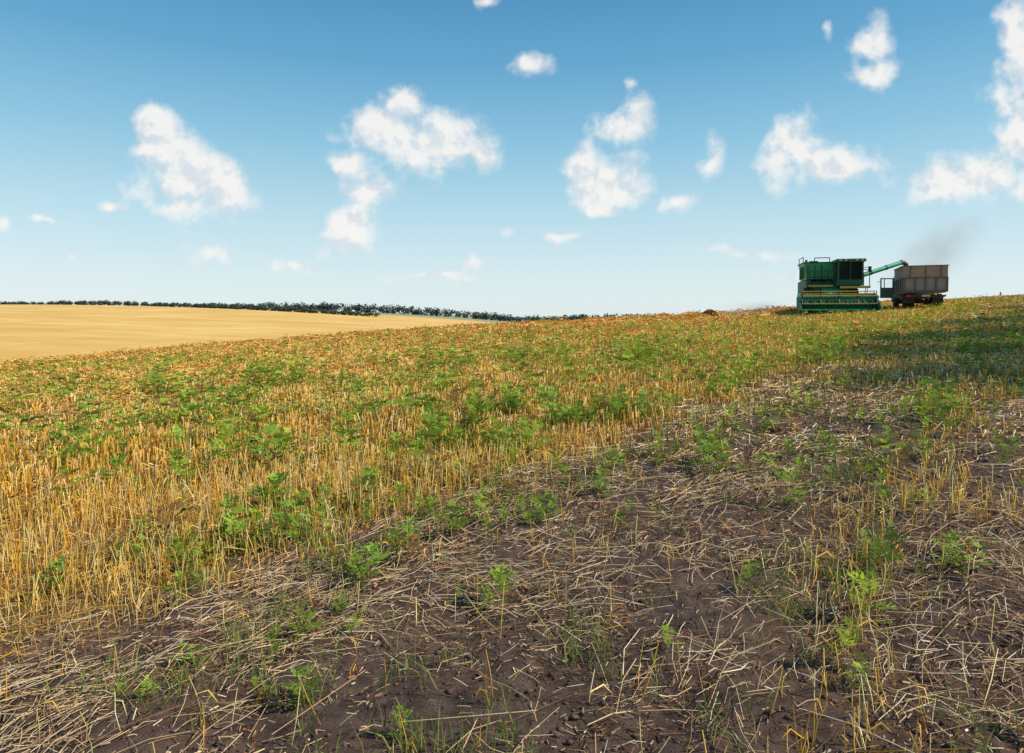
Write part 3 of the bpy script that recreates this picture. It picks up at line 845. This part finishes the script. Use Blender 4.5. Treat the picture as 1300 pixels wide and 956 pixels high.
n2m = N('ShaderNodeMath'); n2m.operation = 'MULTIPLY_ADD'; n2m.inputs[1].default_value = 1.4; n2m.inputs[2].default_value = -.74; Lk(na, n2m.inputs[0])
fin = N('ShaderNodeMath'); fin.operation = 'ADD'; Lk(prev, fin.inputs[0]); Lk(n2m.outputs[0], fin.inputs[1])
al = N('ShaderNodeMapRange'); al.interpolation_type = 'SMOOTHSTEP'; al.inputs[1].default_value = -.14; al.inputs[2].default_value = .66
Lk(fin.outputs[0], al.inputs[0])
am2 = N('ShaderNodeMath'); am2.operation = 'MULTIPLY'; am2.inputs[1].default_value = .92; Lk(al.outputs[0], am2.inputs[0])
df = N('ShaderNodeMath'); df.operation = 'SUBTRACT'; Lk(na, df.inputs[0]); Lk(nb, df.inputs[1])
sh = N('ShaderNodeMapRange'); sh.interpolation_type = 'SMOOTHSTEP'; sh.inputs[1].default_value = -.14; sh.inputs[2].default_value = .07
Lk(df.outputs[0], sh.inputs[0])
cc = N('ShaderNodeMixRGB'); cc.inputs[1].default_value = (6.0, 6.4, 6.8, 1); cc.inputs[2].default_value = (7.9, 7.75, 7.45, 1); Lk(sh.outputs[0], cc.inputs[0])
mx = N('ShaderNodeMixRGB'); Lk(am2.outputs[0], mx.inputs[0]); Lk(skm.outputs[0], mx.inputs[1]); Lk(cc.outputs[0], mx.inputs[2])
Lk(mx.outputs[0], bg2.inputs['Color'])
def cmp_(op, sock, val):
    q = N('ShaderNodeMath'); q.operation = op; q.inputs[1].default_value = val; Lk(sock, q.inputs[0]); return q.outputs[0]
def mul(a, b_):
    q = N('ShaderNodeMath'); q.operation = 'MULTIPLY'; Lk(a, q.inputs[0]); Lk(b_, q.inputs[1]); return q.outputs[0]
absu = N('ShaderNodeMath'); absu.operation = 'ABSOLUTE'; Lk(du_.outputs[0], absu.inputs[0])
reg = mul(mul(cmp_('GREATER_THAN', sx.outputs['Y'], .16), cmp_('LESS_THAN', absu.outputs[0], .95)), mul(cmp_('GREATER_THAN', dv_.outputs[0], .01), cmp_('LESS_THAN', dv_.outputs[0], .62)))
ms = N('ShaderNodeMixShader'); Lk(reg, ms.inputs[0]); Lk(bg.outputs[0], ms.inputs[1]); Lk(bg2.outputs[0], ms.inputs[2])
Lk(ms.outputs[0], out.inputs[0])

# ------------------------------------------------------------------ SUN + CAMERA
sl = bpy.data.lights.new('sun', 'SUN'); sl.energy = 5.0; sl.angle = math.radians(.5); sl.color = (1, .93, .83)
so = bpy.data.objects.new('sun', sl); sc.collection.objects.link(so)
d = Vector((math.sin(SUN_AZ)*math.cos(SUN_EL), math.cos(SUN_AZ)*math.cos(SUN_EL), math.sin(SUN_EL)))
so.rotation_euler = d.to_track_quat('Z', 'Y').to_euler()
so.location = d*100
cam = bpy.data.cameras.new('camera'); co = bpy.data.objects.new('camera', cam); sc.collection.objects.link(co)
co.location = (0, 0, 1.5); co.rotation_euler = (math.radians(90)-pit, 0, 0)
cam.lens = 24.0; cam.sensor_width = 36; cam.sensor_fit = 'HORIZONTAL'; cam.shift_y = -45/1300
cam.clip_start = .05; cam.clip_end = 30000
sc.camera = co
sc.view_settings.view_transform = 'Standard'; sc.view_settings.look = 'None'; sc.view_settings.exposure = 0
